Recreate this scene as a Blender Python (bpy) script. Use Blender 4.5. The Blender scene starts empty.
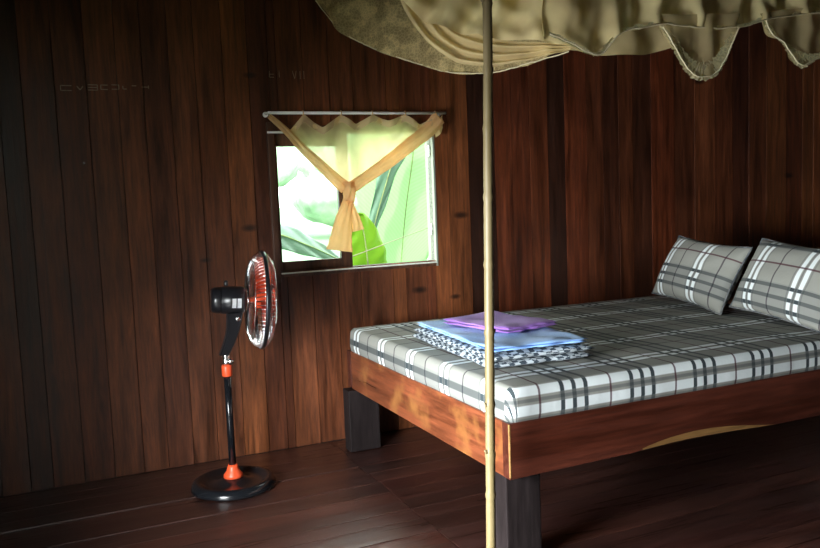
import bpy, bmesh, math, random
from mathutils import Vector, Matrix, noise

random.seed(7)
scene = bpy.context.scene
col = scene.collection

# ------------------------------------------------------------------ camera
YAW, PITCH, ROLL, F_PX = 0.4218, -0.0919, -0.0392, 782.3
fw = Vector((math.sin(YAW)*math.cos(PITCH), math.cos(YAW)*math.cos(PITCH), math.sin(PITCH)))
rt = Vector((math.cos(YAW), -math.sin(YAW), 0)); up = rt.cross(fw)
r2 = rt*math.cos(ROLL) + up*math.sin(ROLL); u2 = -rt*math.sin(ROLL) + up*math.cos(ROLL)
cd = bpy.data.cameras.new('camera'); cam = bpy.data.objects.new('camera', cd); col.objects.link(cam)
cam.matrix_world = Matrix(((r2.x, u2.x, -fw.x, 0), (r2.y, u2.y, -fw.y, -3.955), (r2.z, u2.z, -fw.z, 1.2695), (0, 0, 0, 1)))
cd.sensor_fit = 'HORIZONTAL'; cd.sensor_width = 36; cd.lens = 36*F_PX/820; cd.clip_start = .05
scene.camera = cam

# ------------------------------------------------------------------ world, sun, door light, exposure
w = bpy.data.worlds.new('sky'); scene.world = w; w.use_nodes = True
wn = w.node_tree.nodes; bgn = wn['Background']
bgn.inputs[0].default_value = (.93, 1.0, .95, 1); bgn.inputs[1].default_value = 8.0

def light(name, kind, loc, direction, energy, color, **kw):
    ld = bpy.data.lights.new(name, kind); ld.energy = energy; ld.color = color
    for k, v in kw.items(): setattr(ld, k, v)
    o = bpy.data.objects.new(name, ld); col.objects.link(o); o.location = loc
    o.rotation_euler = Vector(direction).to_track_quat('-Z', 'Y').to_euler()
    return o
light('sun', 'SUN', (3, 6, 9), (.25, .45, -1), 9.0, (1, .97, .88), angle=math.radians(2))
# daylight entering by the open doorway in the left wall (spread narrowed; added blockers outside keep sky out)
light('doorway_daylight', 'AREA', (-.86, -2.38, .82), (1, .40, -.34), 76, (.93, .97, 1), shape='RECTANGLE', size=1.1, size_y=.9, spread=math.radians(88))

scene.view_settings.view_transform = 'Standard'; scene.view_settings.look = 'None'
scene.view_settings.exposure = 0.0; scene.view_settings.gamma = 1.0; scene.view_settings.use_curve_mapping = False

# ------------------------------------------------------------------ helpers
def tag(o, label=None, cat=None, group=None, kind=None):
    if label: o['label'] = label
    if cat: o['category'] = cat
    if group: o['group'] = group
    if kind: o['kind'] = kind
    return o
def empty(name, loc=(0, 0, 0), **kw):
    o = bpy.data.objects.new(name, None); col.objects.link(o); o.location = loc; o.empty_display_size = .1
    return tag(o, **kw)
def link(name, bm, mats, parent=None, smooth=False, **kw):
    """mesh in world coordinates; parented without moving"""
    me = bpy.data.meshes.new(name); bm.to_mesh(me); bm.free()
    if not isinstance(mats, (list, tuple)): mats = [mats]
    for m in mats: me.materials.append(m)
    if smooth:
        for p in me.polygons: p.use_smooth = True
    o = bpy.data.objects.new(name, me); col.objects.link(o)
    if parent:
        o.parent = parent
        def world(q): return (world(q.parent) @ q.matrix_parent_inverse if q.parent else Matrix.Identity(4)) @ q.matrix_basis
        o.matrix_parent_inverse = world(parent).inverted()
    return tag(o, **kw)
def box(bm, x0, x1, y0, y1, z0, z1, mi=0, bevel=0, tint=None, M=None):
    tmp = bmesh.new()
    bmesh.ops.create_cube(tmp, size=1, matrix=Matrix.Translation(((x0+x1)/2, (y0+y1)/2, (z0+z1)/2)) @ Matrix.Diagonal((abs(x1-x0), abs(y1-y0), abs(z1-z0), 1)))
    if bevel: bmesh.ops.bevel(tmp, geom=tmp.edges[:], offset=bevel, segments=2, affect='EDGES', profile=.6)
    if M: bmesh.ops.transform(tmp, matrix=M, verts=tmp.verts)
    merge(bm, tmp, mi, tint)
def merge(bm, tmp, mi=0, tint=None):
    vm = {v: bm.verts.new(v.co) for v in tmp.verts}
    lay = bm.loops.layers.float_color.get('tint') if tint is not None else None
    for f in tmp.faces:
        try: nf = bm.faces.new([vm[v] for v in f.verts])
        except ValueError: continue
        nf.material_index = mi; nf.smooth = f.smooth
        if lay:
            for l in nf.loops: l[lay] = (*tint, 1)
    tmp.free()
def tube(bm, pts, rad, seg=10, mi=0, smooth=True, cap=True):
    pts = [Vector(p) for p in pts]; n = len(pts)
    rads = rad if isinstance(rad, (list, tuple)) else [rad]*n
    rings = []; prev = None
    for i, p in enumerate(pts):
        t = (pts[min(i+1, n-1)] - pts[max(i-1, 0)]).normalized()
        a = prev if prev is not None else (Vector((0, 0, 1)) if abs(t.z) < .9 else Vector((1, 0, 0)))
        a = (a - t*a.dot(t)).normalized(); b = t.cross(a); prev = a
        rings.append([bm.verts.new(p + (a*math.cos(2*math.pi*k/seg) + b*math.sin(2*math.pi*k/seg))*rads[i]) for k in range(seg)])
    for i in range(n-1):
        for k in range(seg):
            f = bm.faces.new((rings[i][k], rings[i][(k+1) % seg], rings[i+1][(k+1) % seg], rings[i+1][k])); f.smooth = smooth; f.material_index = mi
    if cap:
        for rr, rev in ((rings[0], True), (rings[-1], False)):
            f = bm.faces.new(rr[::-1] if rev else rr); f.material_index = mi
def lathe(bm, prof, seg=48, M=None, mi=0, smooth=True):
    """profile of (radius, z) turned round z"""
    rings = []
    for r, z in prof:
        vs = []
        for k in range(seg if r > 1e-5 else 1):
            a = 2*math.pi*k/seg; c = Vector((r*math.cos(a), r*math.sin(a), z))
            vs.append(bm.verts.new(M @ c if M else c))
        rings.append(vs)
    for a, b in zip(rings, rings[1:]):
        if len(a) == 1 and len(b) == 1: continue
        for k in range(seg):
            q = [a[k % len(a)], a[(k+1) % len(a)], b[(k+1) % len(b)], b[k % len(b)]]
            q = [v for i, v in enumerate(q) if v not in q[:i]]
            f = bm.faces.new(q); f.smooth = smooth; f.material_index = mi
def resample(pts, n):
    pts = [Vector(p) for p in pts]; L = [0]
    for a, b in zip(pts, pts[1:]): L.append(L[-1] + (b-a).length)
    out = []
    j = 0
    for i in range(n):
        s = L[-1]*i/(n-1)
        while j < len(pts)-2 and s > L[j+1]: j += 1
        t = (s-L[j])/max(L[j+1]-L[j], 1e-9)
        p0 = pts[max(j-1, 0)]; p1 = pts[j]; p2 = pts[j+1]; p3 = pts[min(j+2, len(pts)-1)]
        out.append(.5*((2*p1) + (p2-p0)*t + (2*p0-5*p1+4*p2-p3)*t*t + (3*p1-p0-3*p2+p3)*t**3))
    return out

# ------------------------------------------------------------------ materials
def new_mat(name):
    m = bpy.data.materials.new(name); m.use_nodes = True
    nt = m.node_tree; return m, nt, nt.nodes, nt.links, nt.nodes['Principled BSDF']
def ramp(ns, stops, interp='LINEAR'):
    r = ns.new('ShaderNodeValToRGB'); cr = r.color_ramp; cr.interpolation = interp
    while len(cr.elements) > 1: cr.elements.remove(cr.elements[0])
    cr.elements[0].position = stops[0][0]; cr.elements[0].color = stops[0][1]
    for p, c in stops[1:]:
        e = cr.elements.new(p); e.color = c
    return r
def g(v): return (v, v, v, 1)
def simple(name, color, rough=.5, metal=0, spec=.5, noise_amt=0, scale=20):
    m, nt, ns, ln, b = new_mat(name)
    b.inputs['Base Color'].default_value = (*color, 1); b.inputs['Roughness'].default_value = rough
    b.inputs['Metallic'].default_value = metal; b.inputs['Specular IOR Level'].default_value = spec
    tc = ns.new('ShaderNodeTexCoord'); no = ns.new('ShaderNodeTexNoise'); no.inputs['Scale'].default_value = scale; no.inputs['Detail'].default_value = 5
    ln.new(tc.outputs['Object'], no.inputs['Vector'])
    a = max(noise_amt, .04)
    r = ramp(ns, [(.3, (*[c*(1-a) for c in color], 1)), (.7, (*[min(1, c*(1+a)) for c in color], 1))])
    ln.new(no.outputs['Fac'], r.inputs['Fac']); ln.new(r.outputs['Color'], b.inputs['Base Color'])
    return m
def wood(name, base, axis='Z', rough=.5, tinted=False, grain=1.0, knots=(), contrast=1.0, bump=.25, coat=0, spec=.5, wear=None, coat_r=.25, coat_ior=1.5):
    m, nt, ns, ln, b = new_mat(name)
    tc = ns.new('ShaderNodeTexCoord'); mp = ns.new('ShaderNodeMapping')
    s = {'X': (1.1, 14, 14), 'Y': (14, 1.1, 14), 'Z': (14, 14, 1.1)}[axis]
    mp.inputs['Scale'].default_value = tuple(v*grain for v in s)
    ln.new(tc.outputs['Object'], mp.inputs['Vector'])
    vec = mp.outputs['Vector']
    if tinted:
        at = ns.new('ShaderNodeAttribute'); at.attribute_name = 'tint'
        sc = ns.new('ShaderNodeVectorMath'); sc.operation = 'MULTIPLY'; sc.inputs[1].default_value = (37, 53, 71)
        ln.new(at.outputs['Color'], sc.inputs[0])
        ad = ns.new('ShaderNodeVectorMath'); ad.operation = 'ADD'; ln.new(vec, ad.inputs[0]); ln.new(sc.outputs[0], ad.inputs[1]); vec = ad.outputs[0]
    n1 = ns.new('ShaderNodeTexNoise'); n1.inputs['Scale'].default_value = 1.3; n1.inputs['Detail'].default_value = 8; n1.inputs['Roughness'].default_value = .65; n1.inputs['Distortion'].default_value = .8
    n2 = ns.new('ShaderNodeTexNoise'); n2.inputs['Scale'].default_value = 5; n2.inputs['Detail'].default_value = 6; n2.inputs['Roughness'].default_value = .7
    n3 = ns.new('ShaderNodeTexNoise'); n3.inputs['Scale'].default_value = 1.7; n3.inputs['Detail'].default_value = 3
    ln.new(vec, n1.inputs['Vector']); ln.new(vec, n2.inputs['Vector']); ln.new(tc.outputs['Object'], n3.inputs['Vector'])
    k = contrast
    def cc(f): return (*[max(0, c*(1+(f-1)*k)) for c in base], 1)
    r1 = ramp(ns, [(.28, cc(.35)), (.45, cc(.8)), (.58, cc(1.1)), (.75, cc(1.75))]); ln.new(n1.outputs['Fac'], r1.inputs['Fac'])
    r2_ = ramp(ns, [(.3, g(.55)), (.6, g(1.1))]); ln.new(n2.outputs['Fac'], r2_.inputs['Fac'])
    r3 = ramp(ns, [(.3, (.62, .56, .52, 1)), (.7, (1.3, 1.25, 1.2, 1))]); ln.new(n3.outputs['Fac'], r3.inputs['Fac'])
    def mul(a, c):
        x = ns.new('ShaderNodeMix'); x.data_type = 'RGBA'; x.blend_type = 'MULTIPLY'; x.inputs['Factor'].default_value = 1
        ln.new(a, x.inputs[6]); ln.new(c, x.inputs[7]); return x.outputs[2]
    c = mul(mul(r1.outputs['Color'], r2_.outputs['Color']), r3.outputs['Color'])
    if tinted: c = mul(c, at.outputs['Color'])
    for kx, kz, kr in knots:
        sep = ns.new('ShaderNodeVectorMath'); sep.operation = 'SUBTRACT'; sep.inputs[1].default_value = (kx, 0, kz); ln.new(tc.outputs['Object'], sep.inputs[0])
        ml = ns.new('ShaderNodeVectorMath'); ml.operation = 'MULTIPLY'; ml.inputs[1].default_value = (.75, 0, 1.7); ln.new(sep.outputs[0], ml.inputs[0])
        le = ns.new('ShaderNodeVectorMath'); le.operation = 'LENGTH'; ln.new(ml.outputs[0], le.inputs[0])
        rk = ramp(ns, [(kr*.4, g(.18)), (kr, g(.6)), (kr*1.4, g(1))]); ln.new(le.outputs['Value'], rk.inputs['Fac']); c = mul(c, rk.outputs['Color'])
    if wear:
        n4 = ns.new('ShaderNodeTexNoise'); n4.inputs['Scale'].default_value = 6; n4.inputs['Detail'].default_value = 6; ln.new(tc.outputs['Object'], n4.inputs['Vector'])
        r4 = ramp(ns, [(.52, g(0)), (.68, g(1))]); ln.new(n4.outputs['Fac'], r4.inputs['Fac'])
        x = ns.new('ShaderNodeMix'); x.data_type = 'RGBA'; ln.new(r4.outputs['Color'], x.inputs['Factor']); ln.new(c, x.inputs[6]); x.inputs[7].default_value = (*wear, 1); c = x.outputs[2]
    ln.new(c, b.inputs['Base Color'])
    rr = ramp(ns, [(.3, g(max(0, rough-.12))), (.7, g(min(1, rough+.15)))]); ln.new(n1.outputs['Fac'], rr.inputs['Fac']); ln.new(rr.outputs['Color'], b.inputs['Roughness'])
    b.inputs['Specular IOR Level'].default_value = spec; b.inputs['Coat Weight'].default_value = coat; b.inputs['Coat Roughness'].default_value = coat_r; b.inputs['Coat IOR'].default_value = coat_ior
    bu = ns.new('ShaderNodeBump'); bu.inputs['Strength'].default_value = bump; bu.inputs['Distance'].default_value = .004
    ln.new(n2.outputs['Fac'], bu.inputs['Height']); ln.new(bu.outputs['Normal'], b.inputs['Normal'])
    return m

KNOTS = [(.896, 1.169, .028), (2.108, 1.183, .03), (.941, 1.932, .022), (1.832, .776, .03), (2.054, .72, .022), (.667, 1.02, .018), (3.9, 1.98, .03), (4.73, 1.35, .03)]
M_wall = wood('wall_boards', (.150, .044, .015), 'Z', .48, tinted=True, knots=KNOTS, contrast=1.15)
M_side = wood('side_boards', (.10, .04, .02), 'Z', .55, tinted=True)
M_side2 = wood('light_block_boards', (.08, .04, .02), 'Y', .7)
M_floor = wood('floor_boards', (.045, .014, .009), 'X', .34, tinted=True, bump=.7, contrast=.8, spec=.8, coat=1, coat_r=.36, coat_ior=1.6)
M_ceil = wood('ceiling_boards', (.06, .03, .018), 'Y', .6, tinted=True)
M_dark = simple('gap_shadow_board', (.012, .006, .004), .9)
M_railX = wood('rail_wood_shaded', (.085, .020, .010), 'X', .42, coat=.1, contrast=.9, grain=.8)  # darker than the foot rail: dimmer light on the front put into the colour
M_railY = wood('rail_wood_foot', (.20, .058, .023), 'Y', .36, coat=.2, contrast=1.2, grain=.7, wear=(.30, .12, .035))
M_sap = wood('sapwood', (.34, .19, .065), 'X', .5, contrast=.5)
M_leg = wood('post_wood', (.017, .0125, .013), 'Z', .6, contrast=.6, spec=.2)
M_frame = wood('window_frame_wood', (.12, .052, .028), 'Z', .5)
M_white = simple('white_paint', (.72, .74, .66), .45)
M_jamb = simple('dimmed_white_paint', (.34, .37, .30), .6)  # white jamb paint darkened to offset the strong daylight on it
M_rod = simple('white_enamel_rod', (.95, .93, .88), .35)
M_black = simple('black_plastic', (.012, .012, .014), .28)
M_blackm = simple('black_enamel', (.008, .009, .011), .18)
M_orange = simple('orange_plastic', (.85, .10, .03), .35)
M_chrome = simple('chrome_wire', (.75, .76, .74), .22, metal=1)
M_label = simple('white_sticker', (.95, .97, 1), .6)
M_chalk = simple('chalk', (.30, .23, .17), .9, noise_amt=.3, scale=60)
M_nail = simple('nail_steel', (.8, .8, .8), .3, metal=.8)
M_string = simple('cotton_string', (.35, .28, .16), .9)

def bamboo_mat():
    m, nt, ns, ln, b = new_mat('bamboo_cane')
    tc = ns.new('ShaderNodeTexCoord'); mp = ns.new('ShaderNodeMapping'); mp.inputs['Scale'].default_value = (30, 30, 3); ln.new(tc.outputs['Object'], mp.inputs['Vector'])
    no = ns.new('ShaderNodeTexNoise'); no.inputs['Scale'].default_value = 1.2; no.inputs['Detail'].default_value = 6; ln.new(mp.outputs[0], no.inputs['Vector'])
    r = ramp(ns, [(.3, (.13, .09, .035, 1)), (.5, (.21, .16, .07, 1)), (.7, (.27, .21, .105, 1))]); ln.new(no.outputs['Fac'], r.inputs['Fac'])
    ln.new(r.outputs['Color'], b.inputs['Base Color']); b.inputs['Roughness'].default_value = .45
    return m
M_bamboo = bamboo_mat()

def plaid_mat():
    m, nt, ns, ln, b = new_mat('tartan_cotton')
    uv = ns.new('ShaderNodeUVMap'); uv.uv_map = 'UVMap'; sx = ns.new('ShaderNodeSeparateXYZ'); ln.new(uv.outputs['UV'], sx.inputs[0])
    def frac(sock, period, phase):
        a = ns.new('ShaderNodeMath'); a.operation = 'SUBTRACT'; ln.new(sock, a.inputs[0]); a.inputs[1].default_value = phase
        d = ns.new('ShaderNodeMath'); d.operation = 'DIVIDE'; ln.new(a.outputs[0], d.inputs[0]); d.inputs[1].default_value = period
        f = ns.new('ShaderNodeMath'); f.operation = 'FRACT'; ln.new(d.outputs[0], f.inputs[0]); return f.outputs[0]
    def bars(sock, period, phase, lst, e=.006):
        st = [(0, g(0))]
        for c_, wd, v in lst:
            st += [(c_-wd/2-e, g(0)), (c_-wd/2, g(v)), (c_+wd/2, g(v)), (c_+wd/2+e, g(0))]
        r = ramp(ns, st + [(1, g(0))]); ln.new(frac(sock, period, phase), r.inputs['Fac']); return r.outputs['Color']
    P = .30; Q = .325
    # u: triple black bars at phase + P/2 ; thin line at 0.02
    blk = bars(sx.outputs[0], P, 1.599-P/2, [(.335, .052, .93), (.5, .052, .93), (.665, .052, .93)])
    halo = bars(sx.outputs[0], P, 1.599-P/2, [(.5, .42, .5)], .01)
    thin = bars(sx.outputs[0], P, 1.599-P/2, [(.02, .022, .85)])
    wht = bars(sx.outputs[1], Q, -1.586-Q/2, [(.43, .07, .85), (.57, .07, .85)])
    edge = bars(sx.outputs[1], Q, -1.586-Q/2, [(.36, .02, .35), (.5, .02, .5), (.64, .02, .35)])
    vthin = bars(sx.outputs[1], Q, -1.586-Q/2, [(.02, .022, .8)])
    def mix(fac, a, colr):
        x = ns.new('ShaderNodeMix'); x.data_type = 'RGBA'; ln.new(fac, x.inputs['Factor'])
        if isinstance(a, tuple): x.inputs[6].default_value = a
        else: ln.new(a, x.inputs[6])
        x.inputs[7].default_value = colr; return x.outputs[2]
    c = mix(halo, (.30, .305, .27, 1), (.215, .225, .215, 1))
    c = mix(edge, c, (.05, .06, .07, 1))
    c = mix(wht, c, (.86, .93, .93, 1))
    c = mix(vthin, c, (.05, .04, .05, 1))
    k1 = ns.new('ShaderNodeMath'); k1.operation = 'MULTIPLY_ADD'; ln.new(wht, k1.inputs[0]); k1.inputs[1].default_value = .42; k1.inputs[2].default_value = .66
    k2 = ns.new('ShaderNodeMath'); k2.operation = 'MULTIPLY'; ln.new(blk, k2.inputs[0]); ln.new(k1.outputs[0], k2.inputs[1])
    c = mix(k2.outputs[0], c, (.008, .020, .026, 1))
    c = mix(thin, c, (.07, .02, .03, 1))
    ln.new(c, b.inputs['Base Color']); b.inputs['Roughness'].default_value = .85; b.inputs['Specular IOR Level'].default_value = .2
    tc = ns.new('ShaderNodeTexCoord'); no = ns.new('ShaderNodeTexNoise'); no.inputs['Scale'].default_value = 9; no.inputs['Detail'].default_value = 4; ln.new(tc.outputs['Object'], no.inputs['Vector'])
    bu = ns.new('ShaderNodeBump'); bu.inputs['Strength'].default_value = .35; bu.inputs['Distance'].default_value = .02; ln.new(no.outputs['Fac'], bu.inputs['Height']); ln.new(bu.outputs['Normal'], b.inputs['Normal'])
    return m
M_plaid = plaid_mat()

def cloth(name, c1, c2, scale=6, rough=.9, sheen=.1):
    m, nt, ns, ln, b = new_mat(name)
    tc = ns.new('ShaderNodeTexCoord'); no = ns.new('ShaderNodeTexNoise'); no.inputs['Scale'].default_value = scale; no.inputs['Detail'].default_value = 3; ln.new(tc.outputs['Object'], no.inputs['Vector'])
    r = ramp(ns, [(.38, (*c1, 1)), (.62, (*c2, 1))]); ln.new(no.outputs['Fac'], r.inputs['Fac']); ln.new(r.outputs['Color'], b.inputs['Base Color'])
    b.inputs['Roughness'].default_value = rough; b.inputs['Sheen Weight'].default_value = sheen
    n2 = ns.new('ShaderNodeTexNoise'); n2.inputs['Scale'].default_value = 90; ln.new(tc.outputs['Object'], n2.inputs['Vector'])
    bu = ns.new('ShaderNodeBump'); bu.inputs['Strength'].default_value = .4; bu.inputs['Distance'].default_value = .004; ln.new(n2.outputs['Fac'], bu.inputs['Height']); ln.new(bu.outputs['Normal'], b.inputs['Normal'])
    return m
M_blue = cloth('blue_cloth', (.22, .42, .78), (.34, .55, .86), 5)
M_purple = cloth('purple_cloth', (.24, .10, .42), (.38, .19, .58), 4)
M_purple2 = cloth('deep_purple_cloth', (.10, .03, .20), (.16, .05, .28), 4)

def gingham():
    m, nt, ns, ln, b = new_mat('checked_blanket_cloth')
    tc = ns.new('ShaderNodeTexCoord'); mp = ns.new('ShaderNodeMapping'); mp.inputs['Scale'].default_value = (38, 38, 75); ln.new(tc.outputs['Object'], mp.inputs['Vector'])
    n = ns.new('ShaderNodeTexNoise'); n.inputs['Scale'].default_value = .8; ln.new(mp.outputs[0], n.inputs['Vector'])
    mx = ns.new('ShaderNodeVectorMath'); mx.operation = 'ADD'; ln.new(mp.outputs[0], mx.inputs[0]); ln.new(n.outputs['Color'], mx.inputs[1])
    ch = ns.new('ShaderNodeTexChecker'); ch.inputs['Scale'].default_value = 1; ch.inputs['Color1'].default_value = (.03, .045, .06, 1); ch.inputs['Color2'].default_value = (.42, .47, .50, 1)
    ln.new(mx.outputs[0], ch.inputs['Vector']); ln.new(ch.outputs['Color'], b.inputs['Base Color']); b.inputs['Roughness'].default_value = .9
    return m
M_check = gingham()

def sheer(name, color, alpha, lace=False, trans=.5, scale=60, weave=None):
    """thin fabric: partly see-through, partly diffuse + translucent"""
    m, nt, ns, ln, b = new_mat(name); ns.remove(b); out = ns['Material Output']
    d = ns.new('ShaderNodeBsdfDiffuse'); t = ns.new('ShaderNodeBsdfTranslucent'); tr = ns.new('ShaderNodeBsdfTransparent')
    tc = ns.new('ShaderNodeTexCoord'); no = ns.new('ShaderNodeTexNoise'); no.inputs['Scale'].default_value = 7; no.inputs['Detail'].default_value = 4; ln.new(tc.outputs['Object'], no.inputs['Vector'])
    r = ramp(ns, [(.3, (*[c*.8 for c in color], 1)), (.7, (*[min(1, c*1.1) for c in color], 1))]); ln.new(no.outputs['Fac'], r.inputs['Fac'])
    ln.new(r.outputs['Color'], d.inputs['Color']); ln.new(r.outputs['Color'], t.inputs['Color'])
    m1 = ns.new('ShaderNodeMixShader'); m1.inputs[0].default_value = trans; ln.new(d.outputs[0], m1.inputs[1]); ln.new(t.outputs[0], m1.inputs[2])
    m2 = ns.new('ShaderNodeMixShader'); ln.new(tr.outputs[0], m2.inputs[1]); ln.new(m1.outputs[0], m2.inputs[2]); m2.inputs[0].default_value = alpha
    if lace:
        v = ns.new('ShaderNodeTexVoronoi'); v.feature = 'DISTANCE_TO_EDGE'; v.inputs['Scale'].default_value = scale; ln.new(tc.outputs['Object'], v.inputs['Vector'])
        r2_ = ramp(ns, [(.03, g(min(1, alpha+.15))), (.15, g(alpha*.85))]); ln.new(v.outputs['Distance'], r2_.inputs['Fac'])
        n2 = ns.new('ShaderNodeTexNoise'); n2.inputs['Scale'].default_value = scale*.28; n2.inputs['Detail'].default_value = 3; ln.new(tc.outputs['Object'], n2.inputs['Vector'])
        r3 = ramp(ns, [(.46, g(0)), (.62, g(.3))]); ln.new(n2.outputs['Fac'], r3.inputs['Fac'])
        ad = ns.new('ShaderNodeMath'); ad.operation = 'ADD'; ad.use_clamp = True; ln.new(r2_.outputs['Color'], ad.inputs[0]); ln.new(r3.outputs['Color'], ad.inputs[1]); ln.new(ad.outputs[0], m2.inputs[0])
    ln.new(m2.outputs[0], out.inputs['Surface'])
    return m
M_net = sheer('cream_netting', (.98, .78, .40), .92, trans=.15)
M_netswag = sheer('folded_netting', (.96, .74, .37), .75, trans=.15)
M_netedge = simple('netting_edge_thread', (.85, .75, .48), .9)
M_netsheer = sheer('sheer_netting', (.80, .65, .34), .68, trans=.2)
M_netlace = sheer('lace_netting', (.82, .65, .31), .52, lace=True, trans=.2, scale=70)
M_trim = sheer('lace_trim', (1.0, .88, .55), .85, lace=True, trans=.35, scale=55)
M_curt = sheer('sheer_gold_curtain', (1.0, .74, .42), .82, trans=.8)
M_curthem = sheer('curtain_hem', (1.0, .68, .42), .62, trans=.4)
M_curtband = sheer('gathered_gold_curtain', (.92, .64, .34), .88, trans=.6)

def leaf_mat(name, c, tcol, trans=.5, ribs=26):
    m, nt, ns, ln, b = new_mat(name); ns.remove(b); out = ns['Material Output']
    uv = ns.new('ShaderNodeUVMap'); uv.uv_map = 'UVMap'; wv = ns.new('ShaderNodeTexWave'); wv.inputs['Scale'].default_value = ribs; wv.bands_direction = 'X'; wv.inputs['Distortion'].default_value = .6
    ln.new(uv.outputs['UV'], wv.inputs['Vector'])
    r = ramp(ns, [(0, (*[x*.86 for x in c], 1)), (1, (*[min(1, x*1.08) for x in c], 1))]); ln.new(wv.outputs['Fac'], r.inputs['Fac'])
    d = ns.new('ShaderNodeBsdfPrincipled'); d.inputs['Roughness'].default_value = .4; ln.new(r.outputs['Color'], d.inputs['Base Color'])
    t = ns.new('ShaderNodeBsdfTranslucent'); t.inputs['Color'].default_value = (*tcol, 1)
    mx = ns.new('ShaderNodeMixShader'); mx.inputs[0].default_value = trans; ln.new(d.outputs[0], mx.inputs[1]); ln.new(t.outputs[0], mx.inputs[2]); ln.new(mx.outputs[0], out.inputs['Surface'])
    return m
M_leafpale = leaf_mat('pale_banana_leaf', (.36, .54, .32), (.44, .66, .36), .5)
M_leafyel = leaf_mat('yellow_green_leaf', (.20, .38, .03), (.24, .42, .03), .5)
M_leafblue = leaf_mat('shaded_blue_green_leaf', (.10, .20, .13), (.06, .16, .10), .3)  # darker tone puts the leaf's shade into its colour
M_leafgrey = leaf_mat('grey_green_leaf', (.24, .32, .27), (.20, .30, .25), .3)
M_stem = simple('pseudostem', (.16, .20, .07), .6, noise_amt=.3)
M_lawn = simple('lawn', (.15, .25, .14), .95, noise_amt=.25, scale=.5)
M_tree = simple('tree_foliage', (.36, .46, .34), .95, noise_amt=.25, scale=2)
M_bark = simple('bark', (.2, .17, .13), .9)
M_glass = None
def glass():
    m, nt, ns, ln, b = new_mat('window_glass'); ns.remove(b); out = ns['Material Output']
    tr = ns.new('ShaderNodeBsdfTransparent'); tr.inputs['Color'].default_value = (.90, .97, .94, 1); gl = ns.new('ShaderNodeBsdfGlossy'); gl.inputs['Roughness'].default_value = .02
    fr = ns.new('ShaderNodeFresnel'); fr.inputs['IOR'].default_value = 1.45
    mx = ns.new('ShaderNodeMixShader'); ln.new(fr.outputs[0], mx.inputs[0]); ln.new(tr.outputs[0], mx.inputs[1]); ln.new(gl.outputs[0], mx.inputs[2]); ln.new(mx.outputs[0], out.inputs['Surface'])
    return m
M_glass = glass()

# ------------------------------------------------------------------ room shell
XL, XR, YB, ZC = -.75, 5.9, -6.1, 2.95
WX0, WX1, WZ0, WZ1 = 1.035, 1.94, .935, 1.648       # window opening
TINT = {'m': (1, 1, 1), 'd': (.42, .40, .42), 'o': (1.35, 1.42, 1.3), 'r': (.88, .70, .68), 'l': (1.25, 1.3, 1.35), 'k': (.25, .25, .3), 'b': (.75, .72, .72), 'O': (1.9, 1.9, 1.6)}
def jitter(t):
    j = random.uniform(.92, 1.08); return tuple(c*j*random.uniform(.96, 1.04) for c in t)
edges = [-.75, -.66, -.53, -.41, -.31, -.19, -.095, .041, .176, .31, .426, .549, .671, .806, .933, 1.076, 1.213, 1.353, 1.484, 1.673, 1.752, 1.881, 1.938, 2.036, 2.169, 2.275, 2.342, 2.458, 2.583, 2.711, 2.834, 2.998, 3.12, 3.237, 3.349, 3.497, 3.688, 3.86, 4.036, 4.198, 4.346, 4.508, 4.702, 4.862, 4.974, 5.12, 5.27, 5.41, 5.55, 5.72, 5.9]
KINDS = ['m', 'd', 'o', 'r', 'l', 'k', 'b']
tints = [KINDS[q] for q in (6, 1, 6, 1, 6, 1, 6, 6, 0, 0, 6, 0, 0, 2, 6, 0, 0, 0, 0, 2, 0, 0, 2, 2, 5, 5, 3, 3, 3, 5, 3, 6, 1, 6, 1, 3, 6, 0, 6, 1, 6, 2, 6, 2, 2, 0, 0, 6, 0, 0)]
tints = tints[:len(edges)-1]
bm = bmesh.new(); bm.loops.layers.float_color.new('tint')
def vboard(bm, x0, x1, z0, z1, tint, y=0.0, c=.0022):
    tmp = bmesh.new(); dy = random.uniform(0, .004); y = y+dy
    prof = [(x0+.0012, y+.018), (x0+.0012, y+c), (x0+c*.8, y), (x1-c*.8, y), (x1-.0012, y+c), (x1-.0012, y+.018)]
    a = [tmp.verts.new((px, py, z0)) for px, py in prof]; b_ = [tmp.verts.new((px, py, z1)) for px, py in prof]
    for i in range(6):
        j = (i+1) % 6; tmp.faces.new((a[i], a[j], b_[j], b_[i]))
    tmp.faces.new(a[::-1]); tmp.faces.new(b_)
    merge(bm, tmp, 0, tint)
for i, (x0, x1) in enumerate(zip(edges, edges[1:])):
    t = jitter(TINT[tints[i]])
    cuts = sorted({x0, x1} | {c for c in (WX0, WX1) if x0 < c < x1})
    for a, b_ in zip(cuts, cuts[1:]):
        if a >= WX0-1e-6 and b_ <= WX1+1e-6:
            vboard(bm, a, b_, 0, WZ0, t); vboard(bm, a, b_, WZ1, ZC, t)
        else: vboard(bm, a, b_, 0, ZC, t)
for (x0, x1, z0, z1) in ((XL, WX0, 0, ZC), (WX1, XR, 0, ZC), (WX0, WX1, 0, WZ0), (WX0, WX1, WZ1, ZC)):
    box(bm, x0, x1, .0195, .06, z0 if z0 else -.07, z1, 1)
wall = link('wall_back', bm, [M_wall, M_dark], kind='structure')

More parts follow.
